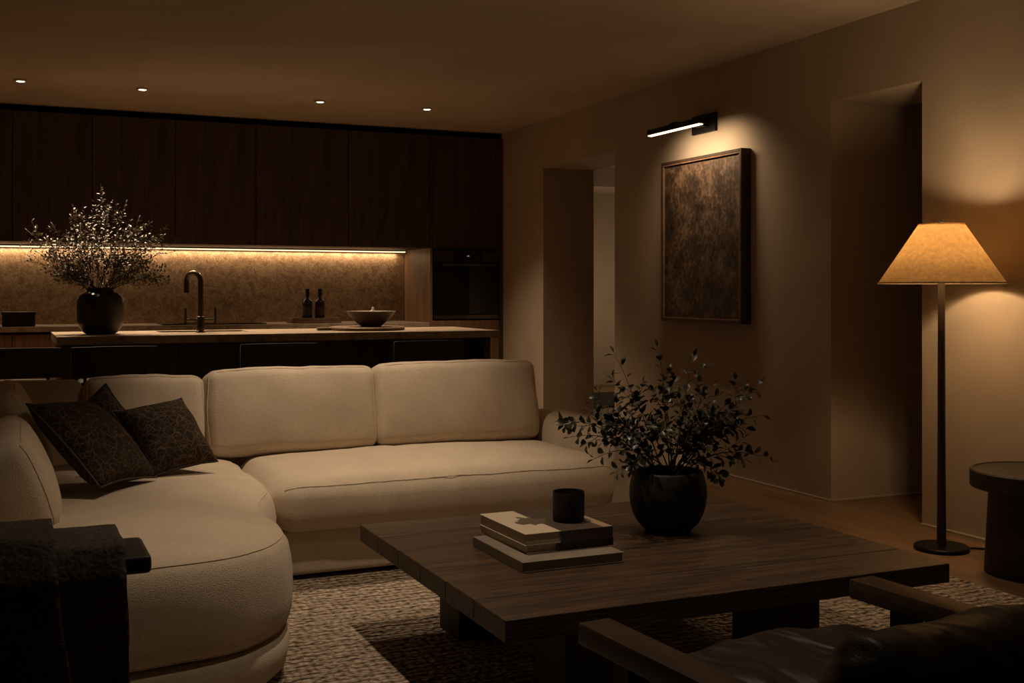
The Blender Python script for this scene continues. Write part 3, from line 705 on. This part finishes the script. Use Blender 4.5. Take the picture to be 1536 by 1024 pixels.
# ------------------------------------------------------------------ coffee table
t = thing('coffee_table', 'large square dark oak coffee table in front of the sofa', 'table', (1.87, 3.22, .014))
TX0, TX1, TY0, TY1, TZ = 1.135, 2.60, 2.585, 3.86, .38
bm = nbm(); n = 6
for k in range(n):
    y0, y1 = TY0+(TY1-TY0)*k/n, TY0+(TY1-TY0)*(k+1)/n
    box(bm, TX0, TX1, y0+.0009, y1-.0009, TZ-.058, TZ+(.0008 if k % 2 else 0), .004, 3)
obj('tabletop', bm, 'oak_table', t)
obj('underframe', box(nbm(), 1.45, 2.22, 2.85, 3.62, .27, .3215), 'oak_legs', t)
for x in (1.40, 2.08):
    for y in (2.78, 3.58): obj('leg', box(nbm(), x, x+.19, y, y+.19, .0145, .3213, .003, 1), 'oak_legs', t)

# books and cup
def book(loc, sx, sy, h, label, cover, jacket=None, rz=0, pages='paper'):
    t = thing('book', label, 'book', loc, 'books stacked on the coffee table', R(rz)); ct = .0025
    obj('pages', box(nbm(), .003, sx-.004, .004, sy-.004, ct, h-ct), pages, t, world=False)
    obj('back_cover', box(nbm(), 0, sx, 0, sy, 0, ct, .0008, 1), cover, t, world=False)
    top = obj('front_cover', box(nbm(), 0, sx, 0, sy, h-ct, h, .0008, 1), jacket or cover, t, world=False)
    return t
b1 = book((1.372, 2.995, TZ+.001), .335, .385, .031, 'largest book, grey cover, at the bottom of the stack on the coffee table', 'cover_grey', pages='paper_grey')
obj('spine', box(nbm(), -.0025, 0, 0, .385, 0, .031, .0008, 1), 'cover_grey', b1, world=False)
b2 = book((1.425, 3.085, TZ+.0325), .30, .345, .024, 'middle book of the stack with a dark spine', 'cover_pale', rz=2)
obj('spine', box(nbm(), .10, .30, -.0025, 0, 0, .024, .0008, 1), 'spine', b2, world=False)
b3 = book((1.418, 3.082, TZ+.057), .30, .345, .036, 'top book of the stack, cream and dark picture jacket, under the cup', 'cover_pale', 'jacket', rz=1)
obj('spine', box(nbm(), .118, .30, -.0025, 0, 0, .036, .0008, 1), 'spine', b3, world=False)
t = thing('cup', 'black cylindrical ceramic cup standing on top of the books', 'cup', (1.63, 3.215, TZ+.0935))
bm = nbm(); lathe(bm, [(0, 0), (.045, 0), (.0495, .004), (.0505, .02), (.0505, .09), (.0495, .0935), (.0465, .0925), (.0455, .02), (.043, .010), (0, .009)], 48, (1.63, 3.215, TZ+.0936)); obj('wall', bm, 'ceramic_rough', t, True, angle=60)
bm = nbm(); lathe(bm, [(0, .060), (.0453, .060)], 32, (1.63, 3.215, TZ+.0936)); obj('coffee', bm, 'bottle', t)

# ------------------------------------------------------------------ plants
def leaf(bm, p, d, up, L, Wd, curl=.15):
    d = d.normalized(); s = d.cross(up)
    s = s.normalized() if s.length > 1e-4 else d.orthogonal().normalized()
    n = s.cross(d).normalized()
    prof = ((0, .0, 0), (.22, .62, -.02), (.5, 1, -.01), (.78, .72, -.05), (1, 0, -.12))
    L_, R_, C_ = [], [], []
    for t, w, z in prof:
        c = p+d*(L*t)+n*(L*(z*curl*6))
        C_.append(bm.verts.new(c))
        if 0 < w: L_.append(bm.verts.new(c+s*(Wd*.5*w)+n*(Wd*.12*w))); R_.append(bm.verts.new(c-s*(Wd*.5*w)+n*(Wd*.12*w)))
    for S, fl in ((L_, False), (R_, True)):
        q = [(C_[0], C_[1], S[0])]+[(C_[i+1], C_[i+2], S[i+1], S[i]) for i in range(2)]+[(C_[3], C_[4], S[2])]
        for fc in q: bm.faces.new(fc[::-1] if fl else fc)
def branch(name, label, group, base, tip, rng, bow, r0, leafL, leafW, nl, twigs, smat, lmat, start=.25, tw_len=.12):
    base, tip = Vector(base), Vector(tip)
    t = thing(name, label, 'branch', base, group)
    mid = base.lerp(tip, .45)+Vector((0, 0, bow))
    pts = [base*(1-u)**2+mid*2*u*(1-u)+tip*u*u for u in [i/10 for i in range(11)]]
    pts = [p+noise.noise_vector(p*9)*.008*(i/10) for i, p in enumerate(pts)]
    st, lf = nbm(), nbm()
    tube(st, pts, [r0*(1-.7*i/10) for i in range(11)], 6)
    def along(P, u):
        k = min(len(P)-2, int(u*(len(P)-1))); f = u*(len(P)-1)-k; return P[k].lerp(P[k+1], f), (P[k+1]-P[k]).normalized()
    def dress(P, n, u0, sc=1.0):
        for i in range(n):
            u = u0+(1-u0)*(i+rng.random()*.5)/n; p, tg = along(P, min(.995, u))
            ax = tg.orthogonal().normalized(); ax.rotate(Matrix.Rotation(i*2.4+rng.uniform(-.5, .5), 3, tg))
            d = (ax*.95+tg*rng.uniform(.25, .8)+Vector((0, 0, rng.uniform(-.3, .25)))).normalized()
            pet = p+d*leafL*.22; tube(st, [p, pet], r0*.22, 3)
            leaf(lf, pet, d, tg+Vector((0, 0, .6)), leafL*rng.uniform(.7, 1.15)*sc, leafW*rng.uniform(.75, 1.15)*sc, rng.uniform(.05, .3))
        p, tg = along(P, .995); leaf(lf, p, tg, Vector((0, 0, 1)), leafL*.8*sc, leafW*.7*sc)
    dress(pts, nl, start)
    for k in range(twigs):
        u = rng.uniform(max(.25, start*.9), .88); p, tg = along(pts, u)
        ax = tg.orthogonal().normalized(); ax.rotate(Matrix.Rotation(rng.uniform(0, 6.28), 3, tg))
        d = (tg*.9+ax*rng.uniform(.5, .9)).normalized(); L = tw_len*rng.uniform(.6, 1.2)*(1.1-u*.5)
        q = [p+d*L*s+Vector((0, 0, .12*L*s*s)) for s in (0, .33, .66, 1)]
        tube(st, q, [r0*.45, r0*.4, r0*.3, r0*.2], 4); dress(q, max(3, int(nl*.45)), .2, .9)
    obj('stem', st, smat, t, True); obj('leaves', lf, lmat, t, True)
    return t
# vase on the island
VX, VY = .565, 7.93
t = thing('ceramic_vase', 'dark glazed vase holding tall dry branches on the left of the island', 'vase', (VX, VY, IZ))
bm = nbm(); lathe(bm, [(0, 0), (.088, 0), (.108, .012), (.136, .05), (.146, .09), (.148, .20), (.1455, .228), (.134, .252), (.108, .268), (.087, .277), (.0835, .288), (.087, .300), (.082, .304), (.074, .296), (.074, .276), (.11, .25), (.13, .215), (.134, .10), (.10, .03), (0, .02)], 64, (VX, VY, IZ+.0006)); obj('body', bm, 'ceramic', t, True)
rng = random.Random(11)
TL = [(-.49, .63), (-.40, .57), (-.30, .66), (-.20, .78), (-.12, .66), (-.02, .92), (.05, .80), (.14, .66), (.20, .72), (.30, .62), (.40, .66), (.51, .56), (-.46, .42), (-.34, .38), (.33, .40), (.46, .31), (.42, .34), (-.22, .50), (.20, .48), (-.05, .60), (.08, .55), (-.37, .48), (.26, .54), (-.27, .56), (.12, .82), (-.09, .78), (.36, .48), (-.43, .50), (-.15, .44), (.15, .42), (.02, .70), (-.31, .30), (.27, .33)]
for i, (lx, hz) in enumerate(TL):
    a = rng.uniform(0, 6.28); dy = rng.uniform(-.22, .22)*(1-abs(lx))
    b0 = Vector((VX+.045*math.cos(a), VY+.045*math.sin(a), IZ+.24))
    tip = Vector((VX, VY, IZ+.24))+RGT*lx+FWD*dy+UP*(hz-.24+.06)
    lab = 'dry small-leaved branch standing in the dark vase on the island'
    if i == 5: lab = 'tallest dry branch in the vase, rising upright at its centre'
    if i == 15: lab = 'dry branch arching low to the right out of the vase, toward the tap'
    branch('dry_branch', lab, 'dry branches in the island vase', b0, tip, rng, rng.uniform(-.01, .04) if hz > .45 else .09, .0034, .030, .015, 22, 10, 'stem_pale', 'leaf_pale', .22, .17)
# pot on the coffee table
PXc, PYc = 2.07, 3.33
t = thing('plant_pot', 'round black stoneware pot on the coffee table holding leafy branches', 'pot', (PXc, PYc, TZ+.001))
bm = nbm(); lathe(bm, [(0, 0), (.074, 0), (.080, .005), (.084, .012), (.103, .03), (.119, .058), (.129, .092), (.1325, .125), (.1315, .152), (.126, .18), (.1195, .199), (.117, .205), (.112, .207), (.109, .199), (.116, .18), (.121, .15), (.119, .10), (.09, .045), (0, .035)], 64, (PXc, PYc, TZ+.0012)); obj('body', bm, 'ceramic_rough', t, True)
bm = nbm(); lathe(bm, [(0, .172), (.112, .168)], 40, (PXc, PYc, TZ+.0012)); obj('soil', bm, 'soil', t, True)
TP = [(-.18, .40), (-.02, .42), (.07, .40), (.31, .31), (.33, .19), (-.37, .17), (-.34, .12), (.335, .05), (.25, .25), (-.25, .28), (-.27, .06), (.16, .20), (-.12, .25), (.0, .26), (.22, .12), (-.20, .16), (.10, .28), (.17, -.01), (-.15, .04), (.05, .10), (-.06, .14), (.28, .14), (.12, .12), (-.28, .20)]
rng = random.Random(5)
for i, (lx, hz) in enumerate(TP):
    a = rng.uniform(0, 6.28); dy = rng.uniform(-.16, .16)
    if i in (18, 10): dy = -.14
    b0 = Vector((PXc+.03*math.cos(a), PYc+.03*math.sin(a), TZ+.175))
    tip = Vector((PXc, PYc, TZ+.207))+RGT*lx+FWD*dy+UP*hz
    lab = 'dark green round-leaved branch growing from the black pot on the coffee table'
    if i == 1: lab = 'tallest dark leafy branch, upright at the centre of the black pot'
    if i == 5: lab = 'dark leafy branch reaching furthest left from the pot, toward the sofa'
    if i == 3: lab = 'dark leafy branch rising to the upper right out of the black pot'
    branch('leafy_branch', lab, 'leafy branches in the black pot', b0, tip, rng, .05 if hz > .2 else .12, .0028, .036, .024, 15, 4, 'stem', 'leaf', .25, .11)

# ------------------------------------------------------------------ floor lamp
LX, LY = 3.97, 4.0
t = thing('floor_lamp', 'lit floor lamp with linen cone shade on a dark wooden pole', 'lamp', (LX, LY, 0))
bm = nbm(); lathe(bm, [(0, .0005), (.118, .0005), (.123, .004), (.123, .016), (.118, .021), (0, .022)], 64, (LX, LY, 0)); obj('base', bm, 'black', t, True, angle=40)
bm = nbm(); lathe(bm, [(.021, .022), (.021, .05), (.0185, .4), (.0165, 1.0), (.0155, 1.235), (.008, 1.25), (.006, 1.30), (0, 1.30)], 24, (LX, LY, 0)); obj('pole', bm, 'oak_lamp', t, True, angle=50)
bm = nbm(); lathe(bm, [(.283, 1.236), (.102, 1.512), (.1005, 1.511), (.2815, 1.2355), (.283, 1.236)], 72, (LX, LY, 0)); s = obj('shade', bm, 'shade', t, True, angle=60)
bm = nbm(); lathe(bm, [(.2842, 1.2365), (.2812, 1.243), (.2802, 1.2425), (.2832, 1.2362), (.2842, 1.2365)], 72, (LX, LY, 0)); lathe(bm, [(.1035, 1.507), (.1035, 1.514), (.1, 1.514), (.1, 1.507), (.1035, 1.507)], 48, (LX, LY, 0)); obj('rim_band', bm, 'shade', s, True, angle=40)
bm = nbm()
for k in range(3): tube(bm, [(LX, LY, 1.50), (LX+.1*math.cos(k*2.094+.4), LY+.1*math.sin(k*2.094+.4), 1.508)], .0022, 6)
tube(bm, [(LX, LY, 1.475), (LX, LY, 1.525)], .004, 8); tube(bm, [(LX, LY, 1.522), (LX, LY, 1.532)], .009, 12); obj('spider_frame', bm, 'black', s)
bm = nbm(); bmesh.ops.create_uvsphere(bm, u_segments=20, v_segments=12, radius=.03); bmesh.ops.translate(bm, vec=(LX, LY, 1.415), verts=bm.verts); obj('bulb', bm, 'bulb', t, True)
bm = nbm(); tube(bm, [(LX, LY, 1.298), (LX, LY, 1.388)], .015, 16); obj('bulb_socket', bm, 'black', t, True, angle=40)
cp = spline([(LX+.115, LY-.04, .006), (LX+.19, LY-.10, .006), (LX+.26, LY-.19, .006), (LX+.295, LY-.32, .006), (LX+.30, LY-.6, .006)], 8, False)
bm = nbm(); tube(bm, cp, .0045, 8); obj('power_cord', bm, 'black', t, True)

# side table
SX_, SY_ = 4.0, 3.49
t = thing('side_table', 'round dark wooden drum side table beside the floor lamp', 'side table', (SX_, SY_, 0))
bm = nbm(); lathe(bm, [(0, .364), (.262, .364), (.268, .37), (.268, .434), (.262, .44), (.254, .441), (.25, .436), (0, .436)], 72, (SX_, SY_, 0)); obj('tabletop', bm, 'oak_legs', t, True, angle=35)
bm = nbm(); lathe(bm, [(0, .0005), (.208, .0005), (.21, .004), (.192, .3635), (0, .3635)], 64, (SX_, SY_, 0)); obj('pedestal', bm, 'oak_legs', t, True, angle=35)

# ------------------------------------------------------------------ leather armchair, front right
def rot_part(name, bm, mat, parent, smooth=True, angle=None): return obj(name, bm, mat, parent, smooth, world=False, angle=angle)
ac = thing('leather_armchair', 'low black leather armchair with wooden arms in the right foreground, seen from behind', 'armchair', (1.42, 1.60, .014), rz=R(4))
for s in (-1, 1):
    bm = nbm(); box(bm, s*.352-.036, s*.352+.036, -.42, .375, .505, .548, .006, 2); a_ = rot_part('armrest', bm, 'oak_arm', ac, True, 40)
    bm = nbm(); box(bm, s*.352-.024, s*.352+.024, .215, .27, .0005, .5045, .004, 1); rot_part('leg', bm, 'oak_legs', ac, True, 40)
    bm = nbm(); box(bm, s*.352-.024, s*.352+.024, -.40, -.345, .0005, .5045, .004, 1); rot_part('leg', bm, 'oak_legs', ac, True, 40)
    bm = nbm(); box(bm, s*.352-.02, s*.352+.02, -.344, .214, .20, .26, .004, 1); rot_part('side_rail', bm, 'oak_legs', ac, True, 40)
bm = nbm(); box(bm, -.331, .331, .22, .26, .19, .25, .004, 1); rot_part('front_rail', bm, 'oak_legs', ac, True, 40)
bm = nbm(); box(bm, -.331, .331, -.39, -.35, .19, .25, .004, 1); rot_part('rear_rail', bm, 'oak_legs', ac, True, 40)
bm = nbm(); f = cushion(bm, .30, .28, .08, .06, .035, Matrix.Translation((0, .09, .385)), 9, .010, 16); sq = rot_part('seat_cushion', bm, 'leather', ac)
bm = nbm(); cushion_seam(bm, f, .30, .28, .08, Matrix.Translation((0, .09, .385)), 1, .004, 18); rot_part('piping', bm, 'leather', sq)
m4 = frame_mat((0, -.225, .484), (1, 0, 0), (0, -.42, .907), (0, .907, .42))
bm = nbm(); f = cushion(bm, .325, .185, .095, .085, .035, m4, 12, .012, 16); bq = rot_part('back_cushion', bm, 'leather', ac)
bm = nbm(); cushion_seam(bm, f, .325, .185, .095, m4, -1, .004, 18); rot_part('piping', bm, 'leather', bq)

# ------------------------------------------------------------------ second armchair at the left with a throw
c2 = thing('lounge_chair', 'dark wooden chair at lower left, only one blunt arm end showing', 'armchair', (-.25, 1.95, .014))
AY0, AY1, AZ, AX = 2.33, 2.525, .68, .262
for y0, y1 in ((AY0, AY1), (1.30, 1.47)):
    bm = nbm(); box(bm, -.68, AX, y0, y1, AZ-.036, AZ, .012, 3); obj('armrest', bm, 'dark_arm', c2, True, angle=40)
    ym = (y0+y1)/2
    for x in (.07, -.62):
        bm = nbm(); box(bm, x-.03, x+.03, ym-.03, ym+.03, .0145, AZ-.0365, .004, 1); obj('leg', bm, 'dark_arm', c2, True, angle=40)
bm = nbm(); box(bm, -.6, .06, 1.42, 2.21, .22, .28, .004, 1); obj('seat_frame', bm, 'dark_arm', c2)
bm = nbm(); cushion(bm, .34, .33, .07, .05, .015, Matrix.Translation((-.24, 1.88, .352)), 21, .004, 10); obj('seat_cushion', bm, 'charcoal', c2, True)
bm = nbm(); cushion(bm, .33, .20, .06, .05, .015, frame_mat((-.66, 1.88, .64), (0, 1, 0), (-.25, 0, .97), (.97, 0, .25)), 22, .004, 10); obj('back_cushion', bm, 'charcoal', c2, True)
# throw: a sheet that follows the arm, hangs on both sides, with a second folded layer on top
th = thing('throw_blanket', 'dark charcoal woollen throw draped over the chair arm at lower left', 'blanket', (-.2, 2.42, .1))
def drape(x0, x1top, x1bot, off, zlow, seed, zfar):
    bm = nbm(); NU, NV = 60, 90; V_ = {}
    top_w = AY1-AY0+.054
    near, far = AZ-zlow, AZ-zfar
    tot = near+top_w+far
    for j in range(NV+1):
        s = tot*j/NV
        if s < near: y, z, ny, nz, hang = AY0-.028-off, zlow+s, -1, 0, 1-s/near
        elif s < near+top_w: y, z, ny, nz, hang = AY0-.028+(s-near), AZ+.020+off, 0, 1, 0
        else: y, z, ny, nz, hang = AY1+.026+off, AZ-(s-near-top_w), 1, 0, (s-near-top_w)/far
        # soften the shoulders
        e1 = min(abs(s-near), abs(s-near-top_w))
        if e1 < .03:
            k = (1-e1/.03)**2*.010
            z -= k; y += k*(1 if s < near+top_w/2 else -1)
        for i in range(NU+1):
            u = i/NU; x = x0+(x1top+(x1bot-x1top)*(hang if s < near else 0)-x0)*u
            w = math.sin(x*16+seed+hang*2.2)*.016*hang**.7+noise.noise(Vector((x*9+seed, s*5, 0)))*.016*(hang**.5)+noise.noise(Vector((x*38+seed, s*38, 2)))*.004
            ww = abs(w)+.004 if hang < .15 else w
            d = w*.9+.022*hang**.6
            yy = y+(ny*max(d, -.002) if ny else 0); zz = z+(max(w, 0)*.5+.002 if nz else 0)
            V_[i, j] = bm.verts.new((x+.006*noise.noise(Vector((s*9, seed, 5)))*(u > .5), yy, zz))
    for i in range(NU):
        for j in range(NV): bm.faces.new((V_[i, j], V_[i+1, j], V_[i+1, j+1], V_[i, j+1]))
    bmesh.ops.recalc_face_normals(bm, faces=bm.faces)
    bmesh.ops.solidify(bm, geom=list(bm.faces), thickness=-.008)
    return bm
obj('under_fold', drape(-.66, .208, .238, 0, .10, 1.3, .33), 'throw', th, True)
obj('top_fold', drape(-.665, .085, .155, .022, .07, 4.1, .36), 'throw', th, True)

# ------------------------------------------------------------------ lights
WARM = (1, .65, .34); WARM2 = (1, .70, .43); WARM3 = (1, .77, .54)
def light(name, typ, loc, energy, col=WARM2, **kw):
    l = bpy.data.lights.new(name, typ); l.energy = energy; l.color = col
    for k, v in kw.items(): setattr(l, k, v)
    o = bpy.data.objects.new(name, l); COL.objects.link(o); o.location = loc; return o
light('lamp_bulb_light', 'POINT', (LX, LY, 1.43), 21, WARM, shadow_soft_size=.045)
o = light('led_strip_light', 'AREA', (1.47, 10.552, UZ-.03), 8.5, WARM2, shape='RECTANGLE', size=4.0, size_y=.02)
o = light('picture_bar_light', 'AREA', (4.009, 6.37, 2.25), 3.2, WARM2, shape='RECTANGLE', size=.02, size_y=.6, spread=R(130))
o.rotation_euler = (0, R(-45), 0)
for (x, *_), e in zip(D, (170, 170, 150, 110)):
    o = light('kitchen_spot', 'SPOT', (x, 8.75, H-.03), e, WARM2, spot_size=R(96), spot_blend=.9, shadow_soft_size=.03)
    o.rotation_euler = (R(-13 if x < 3 else 0), 0, 0)
for x, y, e, a_ in ((1.27, 2.65, 20, 95), (1.25, 3.5, 60, 86), (1.45, 5.05, 96, 68), (3.0, 3.15, 20, 85)):
    light('living_spot', 'SPOT', (x, y, H-.03), e, WARM3, spot_size=R(a_), spot_blend=.95, shadow_soft_size=.03)
light('hall_lamp_light', 'POINT', (6.9, 11.6, 1.15), 12, (1, .70, .43), shadow_soft_size=.12)

w = bpy.data.worlds.new('World'); sc.world = w; w.use_nodes = True
w.node_tree.nodes['Background'].inputs[0].default_value = (.5, .36, .24, 1); w.node_tree.nodes['Background'].inputs[1].default_value = .0

# ------------------------------------------------------------------ camera
cam = bpy.data.cameras.new('camera'); cam.sensor_width = 36; cam.lens = 1700/1536*36; cam.shift_y = -75/1536; cam.clip_start = .05
co = bpy.data.objects.new('camera', cam); COL.objects.link(co); co.location = (0, 0, 1.2); co.rotation_euler = (R(90), 0, R(-YAW)); sc.camera = co
sc.view_settings.view_transform = 'Standard'; sc.view_settings.look = 'None'; sc.view_settings.gamma = 1; sc.view_settings.exposure = .4
try: sc.view_settings.use_curve_mapping = False
except Exception: pass
sc.cycles.use_denoising = True
sc.cycles.max_bounces = 8; sc.cycles.diffuse_bounces = 5; sc.cycles.sample_clamp_indirect = 4
